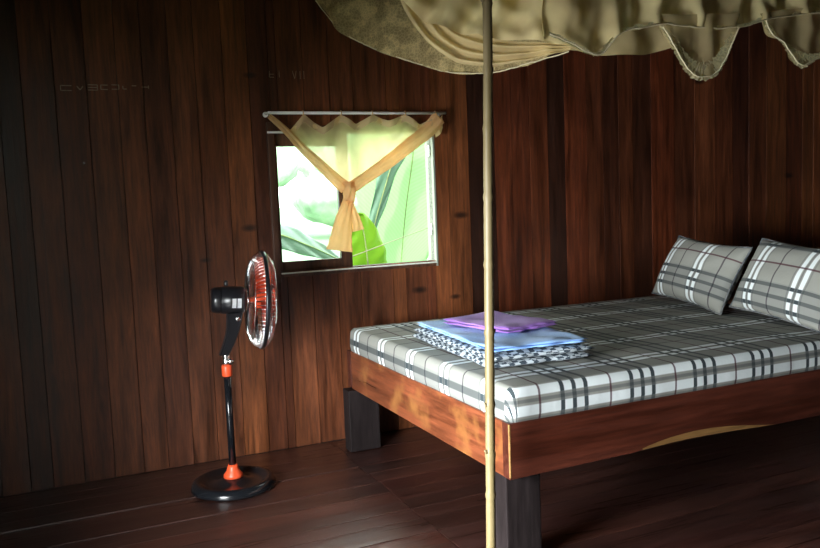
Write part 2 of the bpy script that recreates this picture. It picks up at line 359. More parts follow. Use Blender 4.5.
def side_wall(name, coords, nrm, length_axis, lo, hi, at, hole=None, mat=M_side):
    """board wall along an axis; nrm=+1/-1 tells which side the room is on"""
    bm = bmesh.new(); bm.loops.layers.float_color.new('tint'); p = lo
    while p < hi-.01:
        q = min(p+random.uniform(.11, .17), hi); t = jitter(random.choice([TINT[k] for k in 'mmbbdrl']))
        segs = [(0, ZC)]
        if hole and q > hole[0] and p < hole[1]: segs = [(a, b_) for a, b_ in ((0, hole[2]), (hole[3], ZC)) if b_-a > .01]
        for z0, z1 in segs:
            d0, d1 = (at, at-.02*nrm)
            if length_axis == 'y': box(bm, min(d0, d1), max(d0, d1), p+.001, q-.001, z0, z1, 0, tint=t)
            else: box(bm, p+.001, q-.001, min(d0, d1), max(d0, d1), z0, z1, 0, tint=t)
        p = q
    rects = [(lo, hi, 0, ZC)] if not hole else [(lo, hole[0]-.1, 0, ZC), (hole[1]+.1, hi, 0, ZC), (hole[0]-.1, hole[1]+.1, hole[3]+.0, ZC)] + ([(hole[0]-.1, hole[1]+.1, 0, hole[2])] if hole[2] > 0 else [])
    for a, b_, z0, z1 in rects:
        e0, e1 = sorted((at-.021*nrm, at-.06*nrm))
        if length_axis == 'y': box(bm, e0, e1, a, b_, z0, z1, 1)
        else: box(bm, a, b_, e0, e1, z0, z1, 1)
    return link(name, bm, [mat, M_dark], kind='structure')
side_wall('wall_left', None, 1, 'y', YB, 0, XL, hole=(-2.98, -1.78, 0, 1.95))
side_wall('wall_right', None, -1, 'y', YB, 0, XR)
side_wall('wall_rear', None, 1, 'x', XL, XR, YB)

def floor_board(bm, x0, x1, y0, y1, dz, tint, M):
    # slightly cupped board, edges standing a little proud of the middle
    tmp = bmesh.new(); K = 6; cup = random.uniform(.0008, .0034); nx = 10; rows_ = []
    for i in range(nx+1):
        x = x0+(x1-x0)*i/nx; wv = .0012*noise.noise(Vector((x*1.7, y0*9, 0))); r_ = []
        for k in range(K+1):
            b_ = -1+2*k/K; z = dz+wv-cup*(1-b_*b_)-(.002 if k in (0, K) else 0)
            r_.append(tmp.verts.new((x, y0+(y1-y0)*k/K, z)))
        rows_.append(r_)
    for a, b2_ in zip(rows_, rows_[1:]):
        for k in range(K):
            f = tmp.faces.new((a[k], b2_[k], b2_[k+1], a[k+1])); f.smooth = True
    # flat sides, each with its own corners so that the top keeps its shading
    def skirt(line, nrm_flip):
        top_ = [tmp.verts.new(v.co) for v in line]; bot_ = [tmp.verts.new((v.co.x, v.co.y, -.025)) for v in line]
        for q in range(len(line)-1):
            vs = (top_[q], bot_[q], bot_[q+1], top_[q+1]); tmp.faces.new(vs if nrm_flip else vs[::-1])
    skirt([r[0] for r in rows_], True); skirt([r[-1] for r in rows_], False); skirt(rows_[0], False); skirt(rows_[-1], True)
    bmesh.ops.transform(tmp, matrix=M, verts=tmp.verts)
    merge(bm, tmp, 0, tint)
# floor: long boards running along the back wall, butt-jointed
bm = bmesh.new(); bm.loops.layers.float_color.new('tint')
y = .0; row = 0
while y > YB+.01:
    wd = random.uniform(.105, .15); y1 = max(y-wd, YB)
    joints = [XL, 1.265+random.uniform(-.012, .012), 3.9+random.uniform(-.3, .3), XR] if row % 1 == 0 else [XL, XR]
    for a, b_ in zip(joints, joints[1:]):
        dz = random.uniform(-.003, 0); t = jitter(random.choice([(1, 1, 1), (.7, .68, .7), (1.25, 1.2, 1.15), (1.1, .9, .85), (.85, .85, .85)]))
        tilt = random.uniform(-.012, .012)
        Mx = Matrix.Translation(((a+b_)/2, (y+y1)/2, 0)) @ Matrix.Rotation(tilt, 4, 'X') @ Matrix.Translation((-(a+b_)/2, -(y+y1)/2, 0))
        floor_board(bm, a+.002, b_-.002, y1+.0015, y-.0015, dz, t, Mx)
    y = y1; row += 1
box(bm, XL-.06, XR+.06, YB-.06, .06, -.07, -.027, 1)
link('floor', bm, [M_floor, M_dark], kind='structure')

bm = bmesh.new(); bm.loops.layers.float_color.new('tint'); x = XL-.06
while x < XR+.06-.01:
    q = min(x+random.uniform(.14, .2), XR+.06); box(bm, x+.001, q-.001, YB-.06, .06, ZC, ZC+.02, 0, tint=jitter(TINT[random.choice('mbd')])); x = q
box(bm, XL-.06, XR+.06, YB-.06, .06, ZC+.021, ZC+.05, 1)
link('ceiling', bm, [M_ceil, M_dark], kind='structure')

# unseen deck, roof and screen added outside the doorway to block sky light
bm = bmesh.new(); box(bm, -3.2, XL-.061, -4.4, -1.2, 2.1, 2.16); link('trim_light_block_roof', bm, M_side2, kind='structure')
bm = bmesh.new(); box(bm, -3.2, XL-.061, -4.4, -1.2, -.10, -.03); link('floor_light_block', bm, M_side2, kind='structure')
bm = bmesh.new(); box(bm, -3.2, -3.14, -4.4, -1.2, .0, 2.1); link('wall_light_block', bm, M_side2, kind='structure')
# door frame of the open doorway on the left
bm = bmesh.new()
for a in (-3.02, -1.78): box(bm, XL-.07, XL+.02, a, a+.04, 0, 1.95, bevel=.004)
box(bm, XL-.07, XL+.02, -3.02, -1.74, 1.95, 1.99, bevel=.004)
link('door_1', bm, M_frame, kind='structure')

# ------------------------------------------------------------------ window in the back wall
win = empty('window_1', (WX0, 0, WZ0), kind='structure')
bm = bmesh.new()
box(bm, WX0-.028, WX0+.006, -.018, .10, WZ0-.055, WZ1+.05, bevel=.004)             # left jamb and casing
box(bm, WX0+.007, WX1+.012, .0, .10, WZ1+.001, WZ1+.04, bevel=.003)
box(bm, WX0+.007, WX1+.012, -.004, .10, WZ0-.03, WZ0-.012, bevel=.004)             # sill board
link('window_frame', bm, M_frame, win)
bm = bmesh.new(); box(bm, WX1, WX1+.012, -.006, .095, WZ0-.03, WZ1+.04, bevel=.002)
jamb = link('jamb', bm, M_jamb, win, label='white painted right jamb')
bm = bmesh.new()
for z in (1.52, 1.08):
    box(bm, WX1-.003, WX1, .03, .055, z, z+.06, bevel=.001); tube(bm, [(WX1-.004, .03, z), (WX1-.004, .03, z+.06)], .003, 8)
link('hinge', bm, M_chrome, jamb)
bm = bmesh.new(); box(bm, WX0+.007, WX1-.001, -.02, .012, WZ0-.012, WZ0-.006, bevel=.001)
link('sill_highlight', bm, M_white, win, label='pale strip painted as the highlight along the sill')  # white strip added for the bright highlight line on the sill
bm = bmesh.new(); box(bm, WX0-.03, WX1-.002, -.026, -.0185, WZ1-.006, WZ1+.004, bevel=.001)
link('curtain_wire_strip', bm, M_white, win, label='thin white strip across the top')
# the sliding sash, pushed to the left
sash = bmesh.new(); SX0, SX1 = WX0+.007, 1.452
box(sash, SX0, SX0+.022, .03, .062, WZ0-.010, WZ1-.002, bevel=.003)
box(sash, SX1-.062, SX1, .03, .062, WZ0-.010, WZ1-.002, bevel=.003)
box(sash, SX0+.022, SX1-.062, .03, .062, WZ1-.068, WZ1-.002, bevel=.003)
box(sash, SX0+.022, SX1-.062, .03, .062, WZ0-.010, WZ0+.048, bevel=.003)
so = link('sash', sash, M_frame, win)
bm = bmesh.new(); box(bm, SX0+.02, SX1-.06, .044, .048, WZ0+.04, WZ1-.066); link('glass_pane', bm, M_glass, so)

# ------------------------------------------------------------------ outdoors seen through the window
bm = bmesh.new(); bmesh.ops.create_grid(bm, x_segments=60, y_segments=60, size=60, matrix=Matrix.Translation((20, 30, -.7)))
for v in bm.verts: v.co.z += .25*noise.noise(v.co*.15) + max(0, (v.co.y-30))*.03
for f in bm.faces: f.smooth = True
ground = link('lawn', bm, M_lawn, kind='structure')
for v_ in range(0): pass

def banana_leaf(name, path, hw, mat, parent, fold=.35, side=(0, 1, 0), ripple=.02, n=40, **kw):
    pts = resample(path, n); bm = bmesh.new(); uvl = bm.loops.layers.uv.new('UVMap'); S = Vector(side)
    grid = []; K = 6
    for i, p in enumerate(pts):
        t = (pts[min(i+1, n-1)]-pts[max(i-1, 0)]).normalized(); s = i/(n-1)
        wdt = hw*min(1, (s/.16)**.6 if s > 0 else 0)*min(1, ((1-s)/.35)**.55 if s < 1 else 0)+.004
        across = t.cross(S).normalized(); nn = across.cross(t).normalized(); row_ = []
        for k in range(-K, K+1):
            f_ = k/K; rp = ripple*math.sin(i*.9+k)*abs(f_)
            row_.append(bm.verts.new(p+across*wdt*f_+nn*(abs(f_)*wdt*fold+rp)))
        grid.append(row_)
    for i in range(n-1):
        for k in range(2*K):
            f = bm.faces.new((grid[i][k], grid[i][k+1], grid[i+1][k+1], grid[i+1][k])); f.smooth = True
            for l, (a, b_) in zip(f.loops, ((i, k), (i, k+1), (i+1, k+1), (i+1, k))): l[uvl].uv = (a/n+abs(b_-K)*.02, b_/(2*K))
    o = link(name, bm, mat, parent, **kw); o.modifiers.new('thick', 'SOLIDIFY').thickness = .003
    bm = bmesh.new(); tube(bm, [p-Vector(side)*.006 for p in pts], [.012*(1-.75*i/n) for i in range(n)], 6); link('midrib', bm, M_stem, o)
    return o
bp = empty('banana_plant', (4.3, 2.9, -.7), label='large banana plant outside whose pale hanging leaf fills the right of the window', cat='plant')
bm = bmesh.new(); tube(bm, [(4.3, 2.9, -.8), (4.28, 2.9, .6), (4.22, 2.88, 2.0)], [.14, .12, .07], 14); link('stem', bm, M_stem, bp)
banana_leaf('leaf', [(4.22, 2.88, 1.9), (3.9, 2.8, 2.5), (3.45, 2.7, 2.55), (3.1, 2.62, 2.05), (3.0, 2.6, 1.6), (2.92, 2.6, 1.18), (2.83, 2.6, .55)], .62, M_leafpale, bp, fold=.08, ripple=.006, label='broad pale green leaf hanging down')
banana_leaf('leaf', [(4.22, 2.88, 1.9), (3.7, 2.5, 2.2), (3.0, 2.35, 2.0), (2.72, 2.3, 1.68), (2.6, 2.3, 1.40), (2.5, 2.3, 1.12), (2.45, 2.3, .93)], .10, M_leafblue, bp, fold=.5, label='narrow blue-green leaf, shade put into its colour')
banana_leaf('leaf', [(4.22, 2.88, 1.9), (4.6, 3.1, 2.8), (5.2, 3.2, 3.0), (5.9, 3.3, 2.4)], .3, M_leafpale, bp)
b2 = empty('banana_plant', (2.22, 1.75, -.7), label='young yellow-green banana plant outside just beyond the open right half of the window', cat='plant')
bm = bmesh.new(); tube(bm, [(2.22, 1.75, -.8), (2.2, 1.72, .0), (2.2, 1.7, .35)], [.06, .05, .03], 12); link('stem', bm, M_stem, b2)
banana_leaf('leaf', [(2.2, 1.7, .3), (2.17, 1.64, .6), (2.14, 1.6, .85), (2.12, 1.6, 1.05), (2.08, 1.6, 1.2)], .17, M_leafyel, b2, fold=.2, ripple=.012, label='upright bright yellow-green leaf')
b3 = empty('banana_plant', (.9, 2.6, -.7), label='banana plant outside beyond the left pane with a drooping grey-green leaf', cat='plant')
bm = bmesh.new(); tube(bm, [(.9, 2.6, -.8), (.92, 2.6, .5), (.95, 2.58, 1.0)], [.10, .08, .05], 12); link('stem', bm, M_stem, b3)
banana_leaf('leaf', [(.95, 2.58, .95), (1.3, 2.5, 1.14), (1.70, 2.5, 1.04), (1.89, 2.5, .96), (2.06, 2.5, .88), (2.25, 2.5, .78)], .10, M_leafgrey, b3, fold=.3, side=(.1, 1, -.2), label='drooping grey-green leaf')
bm = bmesh.new(); tube(bm, [(1.35, 1.2, .78), (1.86, 1.2, .90), (2.49, 1.2, 1.08), (3.4, 1.2, 1.36), (4.4, 1.2, 1.7)], .003, 6)
link('wire', bm, M_bark, label='thin slanting wire strung outside the open right half of the window', cat='wire')
for i, (x, y_, s) in enumerate(((8, 33, 2.9), (15, 36, 3.2), (23, 39, 3.8), (32, 37, 3.6))):
    tr = empty('tree', (x, y_, -.7), label=['sunlit pale tree far outside behind the left window pane', 'sunlit tree far outside behind the hanging curtain tail', 'sunlit tree far outside behind the big banana leaf', 'sunlit tree far outside past the right jamb'][i], cat='tree', group='trees beyond the lawn')
    bm = bmesh.new()
    for k in range(9):
        c = Vector((x, y_, s*.75)) + Vector((random.uniform(-1, 1), random.uniform(-.6, .6), random.uniform(-.65, .8)))*s*.62
        tmp = bmesh.new(); bmesh.ops.create_icosphere(tmp, subdivisions=3, radius=s*random.uniform(.38, .55), matrix=Matrix.Translation(c))
        for v in tmp.verts: v.co += (v.co-c)*.28*noise.noise(v.co*1.6)
        merge(bm, tmp)
    link('foliage', bm, M_tree, tr, smooth=True)
    bm = bmesh.new(); tube(bm, [(x, y_, -1.2), (x, y_, s*.5)], [.3, .2], 10); link('trunk', bm, M_bark, tr)

# marks on the wall: rubbed chalk lettering, and a nail
bm = bmesh.new()
def chalk(bm, segs, w_=.004):
    for (x0, z0, x1, z1) in segs:
        d = Vector((x1-x0, 0, z1-z0)); n_ = Vector((-d.z, 0, d.x)).normalized()*w_/2
        a = [Vector((x0, -.0008, z0)), Vector((x1, -.0008, z1))]
        tmp = bmesh.new(); vs = [tmp.verts.new(q) for q in (a[0]-n_, a[1]-n_, a[1]+n_, a[0]+n_)]
        bk = [tmp.verts.new(v.co+Vector((0, .006, 0))) for v in vs]
        tmp.faces.new(vs); tmp.faces.new(bk[::-1])
        for q in range(4): tmp.faces.new((vs[q], bk[q], bk[(q+1) % 4], vs[(q+1) % 4]))
        merge(bm, tmp)
def bxm(x, z, w_, h, parts):
    P = {'t': (x, z+h, x+w_, z+h), 'b': (x, z, x+w_, z), 'l': (x, z, x, z+h), 'r': (x+w_, z, x+w_, z+h), 'm': (x, z+h/2, x+w_, z+h/2), 'v': (x, z+h, x+w_/2, z), 'w': (x+w_/2, z, x+w_, z+h)}
    return [P[c] for c in parts]
segs = bxm(.066, 1.838, .046, .022, 'tbl')+bxm(.135, 1.842, .026, .016, 'vw')+bxm(.183, 1.842, .04, .024, 'rtbm')+bxm(.238, 1.846, .03, .02, 'tbl')+bxm(.285, 1.848, .032, .02, 'trb')+bxm(.335, 1.85, .016, .014, 'lb')+bxm(.375, 1.852, .02, .014, 't')+bxm(.42, 1.854, .03, .014, 'mr')
chalk(bm, segs)
chalk(bm, bxm(1.04, 1.925, .022, .03, 'lbm')+bxm(1.075, 1.925, .015, .035, 'r')+bxm(1.16, 1.92, .02, .04, 'vw')+bxm(1.2, 1.92, .02, .04, 'lr'), .003)
link('chalk_writing', bm, M_chalk, wall, label='faint rubbed chalk letters on the dark boards')
bm = bmesh.new(); lathe(bm, [(0, -.004), (.004, -.003), (.0045, 0), (.0015, .001), (.0015, .02)], 12, Matrix.Translation((.141, 0, 1.508)) @ Matrix.Rotation(-math.pi/2, 4, 'X'))
link('nail', bm, M_nail, wall)

# ------------------------------------------------------------------ bed
BX0, BX1, BYF, BYB, BZT, BZB = 1.33, 3.45, -1.75, -.15, .5165, .326
bed = empty('wooden_bed', (BX0, BYF, 0), label='low heavy wooden bed frame on dark square posts below the tartan mattress', cat='bed')
# front rail with a live (wany) lower edge
def rail_front():
    bm = bmesh.new(); n = 60; rows = []
    for i in range(n+1):
        s = i/n; x = BX0+(BX1-BX0)*s
        c = 0
        if 1.86 < x < 2.55: c = .028*math.sin(math.pi*((x-1.86)/.69)**.85)
        zb = BZB+.003*math.sin(x*4)+c*.25
        rows.append([(x, BYF+.045, BZT), (x, BYF+.003, BZT), (x, BYF, BZT-.003), (x, BYF, zb+c*1.0+.002), (x, BYF+c*.25+.002, zb), (x, BYF+.045, zb)])
    vs = [[bm.verts.new(q) for q in r] for r in rows]
    for i in range(n):
        for k in range(6):
            k2 = (k+1) % 6; f = bm.faces.new((vs[i][k], vs[i+1][k], vs[i+1][k2], vs[i][k2]))
            if k == 3 and 1.86 < rows[i][0][0] < 2.55: f.material_index = 1
    bm.faces.new(vs[0][::-1]); bm.faces.new(vs[-1])
    bmesh.ops.recalc_face_normals(bm, faces=bm.faces)
    return bm
link('front_rail', rail_front(), [M_railX, M_sap], bed)
bm = bmesh.new(); box(bm, BX0, BX1, BYB-.045, BYB, BZB, BZT, bevel=.003); link('back_rail', bm, M_railX, bed)
bm = bmesh.new(); box(bm, BX0+.003, BX0+.045, BYF+.0465, BYB-.0465, BZB-.005, BZT, bevel=.004); link('foot_rail', bm, M_railY, bed)
bm = bmesh.new(); box(bm, BX0-.001, BX0+.004, BYF-.001, BYF+.006, BZB+.004, BZT-.002, bevel=.001); link('corner_edge', bm, M_sap, bed, label='pale bare strip on the front corner')
bm = bmesh.new(); box(bm, BX1-.045, BX1, BYF+.0465, BYB-.0465, BZB, .80, bevel=.004); link('headboard', bm, M_railY, bed)
for (lx, ly) in ((BX0+.012, BYF+.05), (BX0-.035, BYB-.095), (BX1-.19, BYF+.05), (BX1-.19, BYB-.165)):
    bm = bmesh.new(); box(bm, lx, lx+(.165 if ly > -1 and lx < 2 else .14), ly, ly+.085, 0, BZB-.0055, bevel=.005); link('leg', bm, M_leg, bed)
bm = bmesh.new()
for k in range(9):
    x = BX0+.06+k*.235; box(bm, x, x+.2, BYF+.047, BYB-.047, BZT-.03, BZT-.012)
link('slat_platform', bm, M_railY, bed)

# mattress: rounded slab, UV unfolded over the edges so the tartan runs down the sides
def mattress():
    x0, x1, y0, y1, z0, z1 = BX0+.008, BX1-.05, BYF+.004, BYB-.02, BZT-.010, .636
    r = .03
    bm = bmesh.new(); uvl = bm.loops.layers.uv.new('UVMap')
    # profile offsets from the centre of the top out to the bottom edge: (inset, z, unfolded distance)
    prof = [(.5, z1, None)]
    ring = []
    nx, ny = 70, 50
    # top grid
    def top_z(x, y): return z1 + .006*noise.noise(Vector((x*2.2, y*2.2, 0))) + .002*noise.noise(Vector((x*9, y*9, 3)))
    cells = {}
    G = [[None]*(ny+1) for _ in range(nx+1)]
    for i in range(nx+1):
        for j in range(ny+1):
            x = x0+r+(x1-x0-2*r)*i/nx; y = y0+r+(y1-y0-2*r)*j/ny
            e = min(i, nx-i, j, ny-j); G[i][j] = (bm.verts.new((x, y, top_z(x, y) if e > 1 else z1-.001)), (x, y))
    def quad(a):
        f = bm.faces.new([q[0] for q in a]); f.smooth = True
        for l, q in zip(f.loops, a): l[uvl].uv = q[1]
    for i in range(nx):
        for j in range(ny): quad((G[i][j], G[i+1][j], G[i+1][j+1], G[i][j+1]))
    # border loop, counter-clockwise
    loop = [(i, 0) for i in range(nx)] + [(nx, j) for j in range(ny)] + [(i, ny) for i in range(nx, 0, -1)] + [(0, j) for j in range(ny, 0, -1)]
    H = z1-r-z0
    steps = [(r*math.sin(a), r*math.cos(a)-r, r*a) for a in (math.pi/8, math.pi/4, 3*math.pi/8, math.pi/2)] + [(r+.004, -r-H*.33, r*1.57+H*.33), (r+.004, -r-H*.66, r*1.57+H*.66), (r-.002, -r-H*.93, r*1.57+H*.93), (r-.012, -r-H, r*1.57+H)]
    def build_side(idx, nrm, corner_arc=None):
        prev = [G[i][j] for i, j in idx]
        for (o_, dz, du) in steps:
            cur = []
            for m_, (i, j) in enumerate(idx):
                b0 = G[i][j][0].co; u0 = G[i][j][1]
                wv = .002*noise.noise(Vector((b0.x*7, b0.y*7, dz*20)))
                cur.append((bm.verts.new((b0.x+nrm[0]*(o_+wv), b0.y+nrm[1]*(o_+wv), z1+dz)), ((1.40-du*.6) if nrm[0] < 0 else u0[0]+nrm[0]*du, -1.911+(.068-du)*.68 if nrm[1] < 0 else u0[1]+nrm[1]*du)))
            for a in range(len(idx)-1): quad((prev[a+1], prev[a], cur[a], cur[a+1]))
            prev = cur
    build_side([(i, 0) for i in range(nx+1)], (0, -1)); build_side([(nx, j) for j in range(ny+1)], (1, 0))
    build_side([(i, ny) for i in range(nx, -1, -1)], (0, 1)); build_side([(0, j) for j in range(ny, -1, -1)], (-1, 0))
    for (i, j, a0) in ((0, 0, math.pi), (nx, 0, 1.5*math.pi), (nx, ny, 0), (0, ny, .5*math.pi)):
        c0 = G[i][j][0].co; u0 = G[i][j][1]; K = 6
        prev = [G[i][j]]*(K+1)
        for (o_, dz, du) in steps:
            cur = []
            for k in range(K+1):
                a = a0+math.pi/2*k/K; ca, sa = math.cos(a), math.sin(a)
                # front-facing half keeps the front side's unfolding
                cur.append((bm.verts.new((c0.x+ca*o_, c0.y+sa*o_, z1+dz)), ((1.40-du*.6) if (ca < 0 and a0 == .5*math.pi) else u0[0]+ca*du, -1.911+(.068-du)*.68 if a0 == math.pi else u0[1]+sa*du)))
            for k in range(K):
                if prev[k][0] is prev[k+1][0]:
                    f = bm.faces.new((prev[k][0], cur[k][0], cur[k+1][0])); f.smooth = True
                    for l, q in zip(f.loops, (prev[k], cur[k], cur[k+1])): l[uvl].uv = q[1]
                else: quad((prev[k], cur[k], cur[k+1], prev[k+1]))
            prev = cur
    bmesh.ops.remove_doubles(bm, verts=bm.verts, dist=.0004)
    be = [e for e in bm.edges if e.is_boundary]
    if be:
        fl = bmesh.ops.edgeloop_fill(bm, edges=be)
    bmesh.ops.recalc_face_normals(bm, faces=bm.faces)
    return bm
link('mattress', mattress(), M_plaid, label='mattress in a grey and white tartan fitted sheet on the wooden bed', cat='mattress')

# pillows leaning at the head of the bed
def pillow(name, pos, rotz, lean, W, Hh, T, u_off, v_off, label, roll=0):
    bm = bmesh.new(); uvl = bm.loops.layers.uv.new('UVMap'); n = 36; S = []
    M_ = Matrix.Translation(pos) @ Matrix.Rotation(rotz, 4, 'Z') @ Matrix.Rotation(roll, 4, 'X') @ Matrix.Rotation(lean, 4, 'Y')
    # local: y = width, z = height (bottom at 0), x = thickness
    for s in (-1, 1):
        grid = []
        for i in range(n+1):
            row_ = []
            for j in range(n+1):
                a = -1+2*i/n; b_ = -1+2*j/n
                pin = 1-.055*(1-abs(a)**2)*0
                ya = a*W/2*(1-.07*(1-b_*b_)*abs(a)**3*0-.06*(1-b_*b_)*abs(a)**6)
                zb = b_*Hh/2*(1-.08*(1-a*a)*abs(b_)**6)
                th = T/2*max(0, (1-abs(a)**2.6))**.55*max(0, (1-abs(b_)**2.4))**.55
                th += .006*noise.noise(Vector((a*3, b_*3, s*2+pos[1])))*min(1, th*40)
                v = Vector((s*th, ya, zb+Hh/2)); row_.append((bm.verts.new(M_ @ v), (zb+u_off, ya+v_off)))
            grid.append(row_)
        S.append(grid)
        for i in range(n):
            for j in range(n):
                a = (grid[i][j], grid[i+1][j], grid[i+1][j+1], grid[i][j+1])
                if s > 0: a = a[::-1]
                f = bm.faces.new([q[0] for q in a]); f.smooth = True
                for l, q in zip(f.loops, a): l[uvl].uv = q[1]
    bmesh.ops.remove_doubles(bm, verts=bm.verts, dist=.0008)
    root = link(name, bm, M_plaid, label=label, cat='pillow', group='tartan pillows at the head of the bed')
    bm = bmesh.new(); pts = []
    g0 = S
    def P(a, b_):
        ya = a*W/2*(1-.06*(1-b_*b_)*abs(a)**6); zb = b_*Hh/2*(1-.08*(1-a*a)*abs(b_)**6); return M_ @ Vector((0, ya, zb+Hh/2))
    for k in range(20): pts.append(P(-1+2*k/20, -1))
    for k in range(20): pts.append(P(1, -1+2*k/20))
    for k in range(20): pts.append(P(1-2*k/20, 1))
    for k in range(21): pts.append(P(-1, 1-2*k/20))
    tube(bm, pts, .005, 6); link('piping', bm, cloth_pipe, root)
    return root
cloth_pipe = cloth('pillow_piping', (.05, .06, .07), (.2, .21, .21), 20)
pillow('pillow', (3.10, -.69, .660), math.radians(-13), math.radians(27), .69, .37, .17, 1.599+.06, -1.486, 'tartan pillow leaning in the back corner of the bed nearest the wall', roll=math.radians(3))
pillow('pillow', (3.00, -1.37, .660), math.radians(-13), math.radians(27), .69, .38, .17, 1.599+.10, -1.44, 'tartan pillow nearer the front of the bed, cut off by the photo edge', roll=math.radians(3))

# folded blanket, cloth, towel near the foot of the bed
def folded(name, c, size, rotz, z0, layers, th, mat, label, cat, seed, ruck=.006, mats2=None, skew=0):
    rnd = random.Random(seed); root = None
    Mx = Matrix.Translation((c[0], c[1], 0)) @ Matrix.Rotation(rotz, 4, 'Z')
    bm = bmesh.new(); W, D = size; z = z0
    for L in range(layers):
        n, k = 34, 34; top = []; bot = []
        ox, oy = rnd.uniform(-.008, .008), rnd.uniform(-.008, .008); sw = W/2*(1-rnd.uniform(0, .03)); sd = D/2*(1-rnd.uniform(0, .03))
        for side_ in (0, 1):
            gr = []
            for i in range(n+1):
                rr = []
                for j in range(k+1):
                    a = -1+2*i/n; b_ = -1+2*j/k
                    edge = max(0, 1-abs(a)**14)**.5*max(0, 1-abs(b_)**14)**.5
                    x = a*sw+ox+.010*noise.noise(Vector((b_*3, seed+L, 0)))*abs(a)+skew*b_; y = b_*sd+oy+.010*noise.noise(Vector((a*3, seed+L*2, 5)))*abs(b_)
                    wob = ruck*noise.noise(Vector((x*9, y*9, seed+L)))*(1 if side_ else .2)
                    mid = z+th/2+.004*noise.noise(Vector((x*6, y*6, seed*2+L)))*0
                    zz = mid+(1 if side_ else -1)*th/2*edge+(wob if side_ else 0)*edge
                    rr.append(bm.verts.new(Mx @ Vector((x, y, zz))))
                gr.append(rr)
            for i in range(n):
                for j in range(k):
                    q = (gr[i][j], gr[i+1][j], gr[i+1][j+1], gr[i][j+1])
                    f = bm.faces.new(q if side_ else q[::-1]); f.smooth = True
        z += th*.93
    bmesh.ops.remove_doubles(bm, verts=bm.verts, dist=.0005)
    return link(name, bm, mat, label=label, cat=cat), z
ZM = .6385
bl, zt_ = folded('folded_blanket', (1.665, -1.10), (.45, .84), math.radians(-4), ZM, 2, .030, M_check, 'black and white checked blanket folded at the bottom of the pile on the mattress', 'blanket', 3, ruck=.012)
sh, zt2 = folded('folded_sheet', (1.655, -1.12), (.42, .78), math.radians(-4), zt_+.008, 2, .011, M_blue, 'light blue folded cloth between the checked blanket and the purple towel', 'sheet', 11, ruck=.012)
tw, zt3 = folded('folded_towel', (1.70, -1.09), (.29, .42), math.radians(12), zt2+.009, 2, .013, M_purple, 'purple folded towel on top of the pile on the mattress', 'towel', 21, ruck=.012)

# ------------------------------------------------------------------ standing fan
FX, FY = .659, -.416
fan = empty('standing_fan', (FX, FY, 0), label='black pedestal fan with orange blades standing by the wall left of the window', cat='fan')
T = Matrix.Translation((FX, FY, 0))
bm = bmesh.new()
lathe(bm, [(0, .045), (.03, .045), (.05, .040), (.075, .030), (.115, .022), (.135, .026), (.150, .036), (.165, .040), (.180, .034), (.190, .018), (.192, .006), (.188, 0.001), (0, .001)], 64, T)
link('base', bm, M_blackm, fan)
bm = bmesh.new(); lathe(bm, [(0, .0452), (.044, .0452), (.043, .058), (.030, .074), (.024, .092), (.021, .104), (0, .104)], 32, T); link('collar', bm, M_orange, fan, label='orange lower collar')
bm = bmesh.new(); tube(bm, [(FX, FY, .104), (FX, FY, .522)], .0165, 24); link('pole', bm, M_blackm, fan)
bm = bmesh.new(); lathe(bm, [(0, .515), (.021, .515), (.023, .52), (.023, .56), (.020, .568), (0, .568)], 32, T); link('collar', bm, M_orange, fan, label='orange upper collar')
bm = bmesh.new(); lathe(bm, [(0, .5685), (.0165, .5685), (.019, .575), (.019, .588), (.015, .596), (.018, .604), (.0165, .622), (0, .622)], 24, T)
tube(bm, [(FX, FY, .585), (FX+.012, FY-.04, .588)], .007, 10); lathe(bm, [(0, -.008), (.013, -.008), (.014, .006), (0, .008)], 16, Matrix.Translation((FX+.012, FY-.042, .588)) @ Matrix.Rotation(math.pi/2, 4, 'X'))
link('height_clamp', bm, M_chrome, fan, label='chrome height clamp')
bm = bmesh.new()   # slanting neck
for (p0, p1, w0, w1) in (((FX-.008, FY, .615), (FX+.05, FY, .80), .022, .036),):
    a = Vector(p0); b_ = Vector(p1)
    for s_ in range(1):
        tmp = bmesh.new(); n = 8; rr = []
        for i in range(n+1):
            s = i/n; c = a.lerp(b_, s); c.x += .012*math.sin(math.pi*s); wd = w0+(w1-w0)*s**1.2
            rr.append([tmp.verts.new(c+Vector((dx*wd, dy*.024, 0))) for dx, dy in ((-1, -.6), (-.8, -1), (.8, -1), (1, -.6), (1, .6), (.8, 1), (-.8, 1), (-1, .6))])
        for i in range(n):
            for k in range(8):
                f = tmp.faces.new((rr[i][k], rr[i][(k+1) % 8], rr[i+1][(k+1) % 8], rr[i+1][k]))
        tmp.faces.new(rr[0][::-1]); tmp.faces.new(rr[-1]); merge(bm, tmp)
neck = link('neck', bm, M_black, fan)
bm = bmesh.new(); lathe(bm, [(0, -.004), (.010, -.004), (.011, .002), (.008, .005), (0, .006)], 16, Matrix.Translation((FX+.058, FY-.027, .775)) @ Matrix.Rotation(math.pi/2, 4, 'X')); link('tilt_screw', bm, M_chrome, neck)
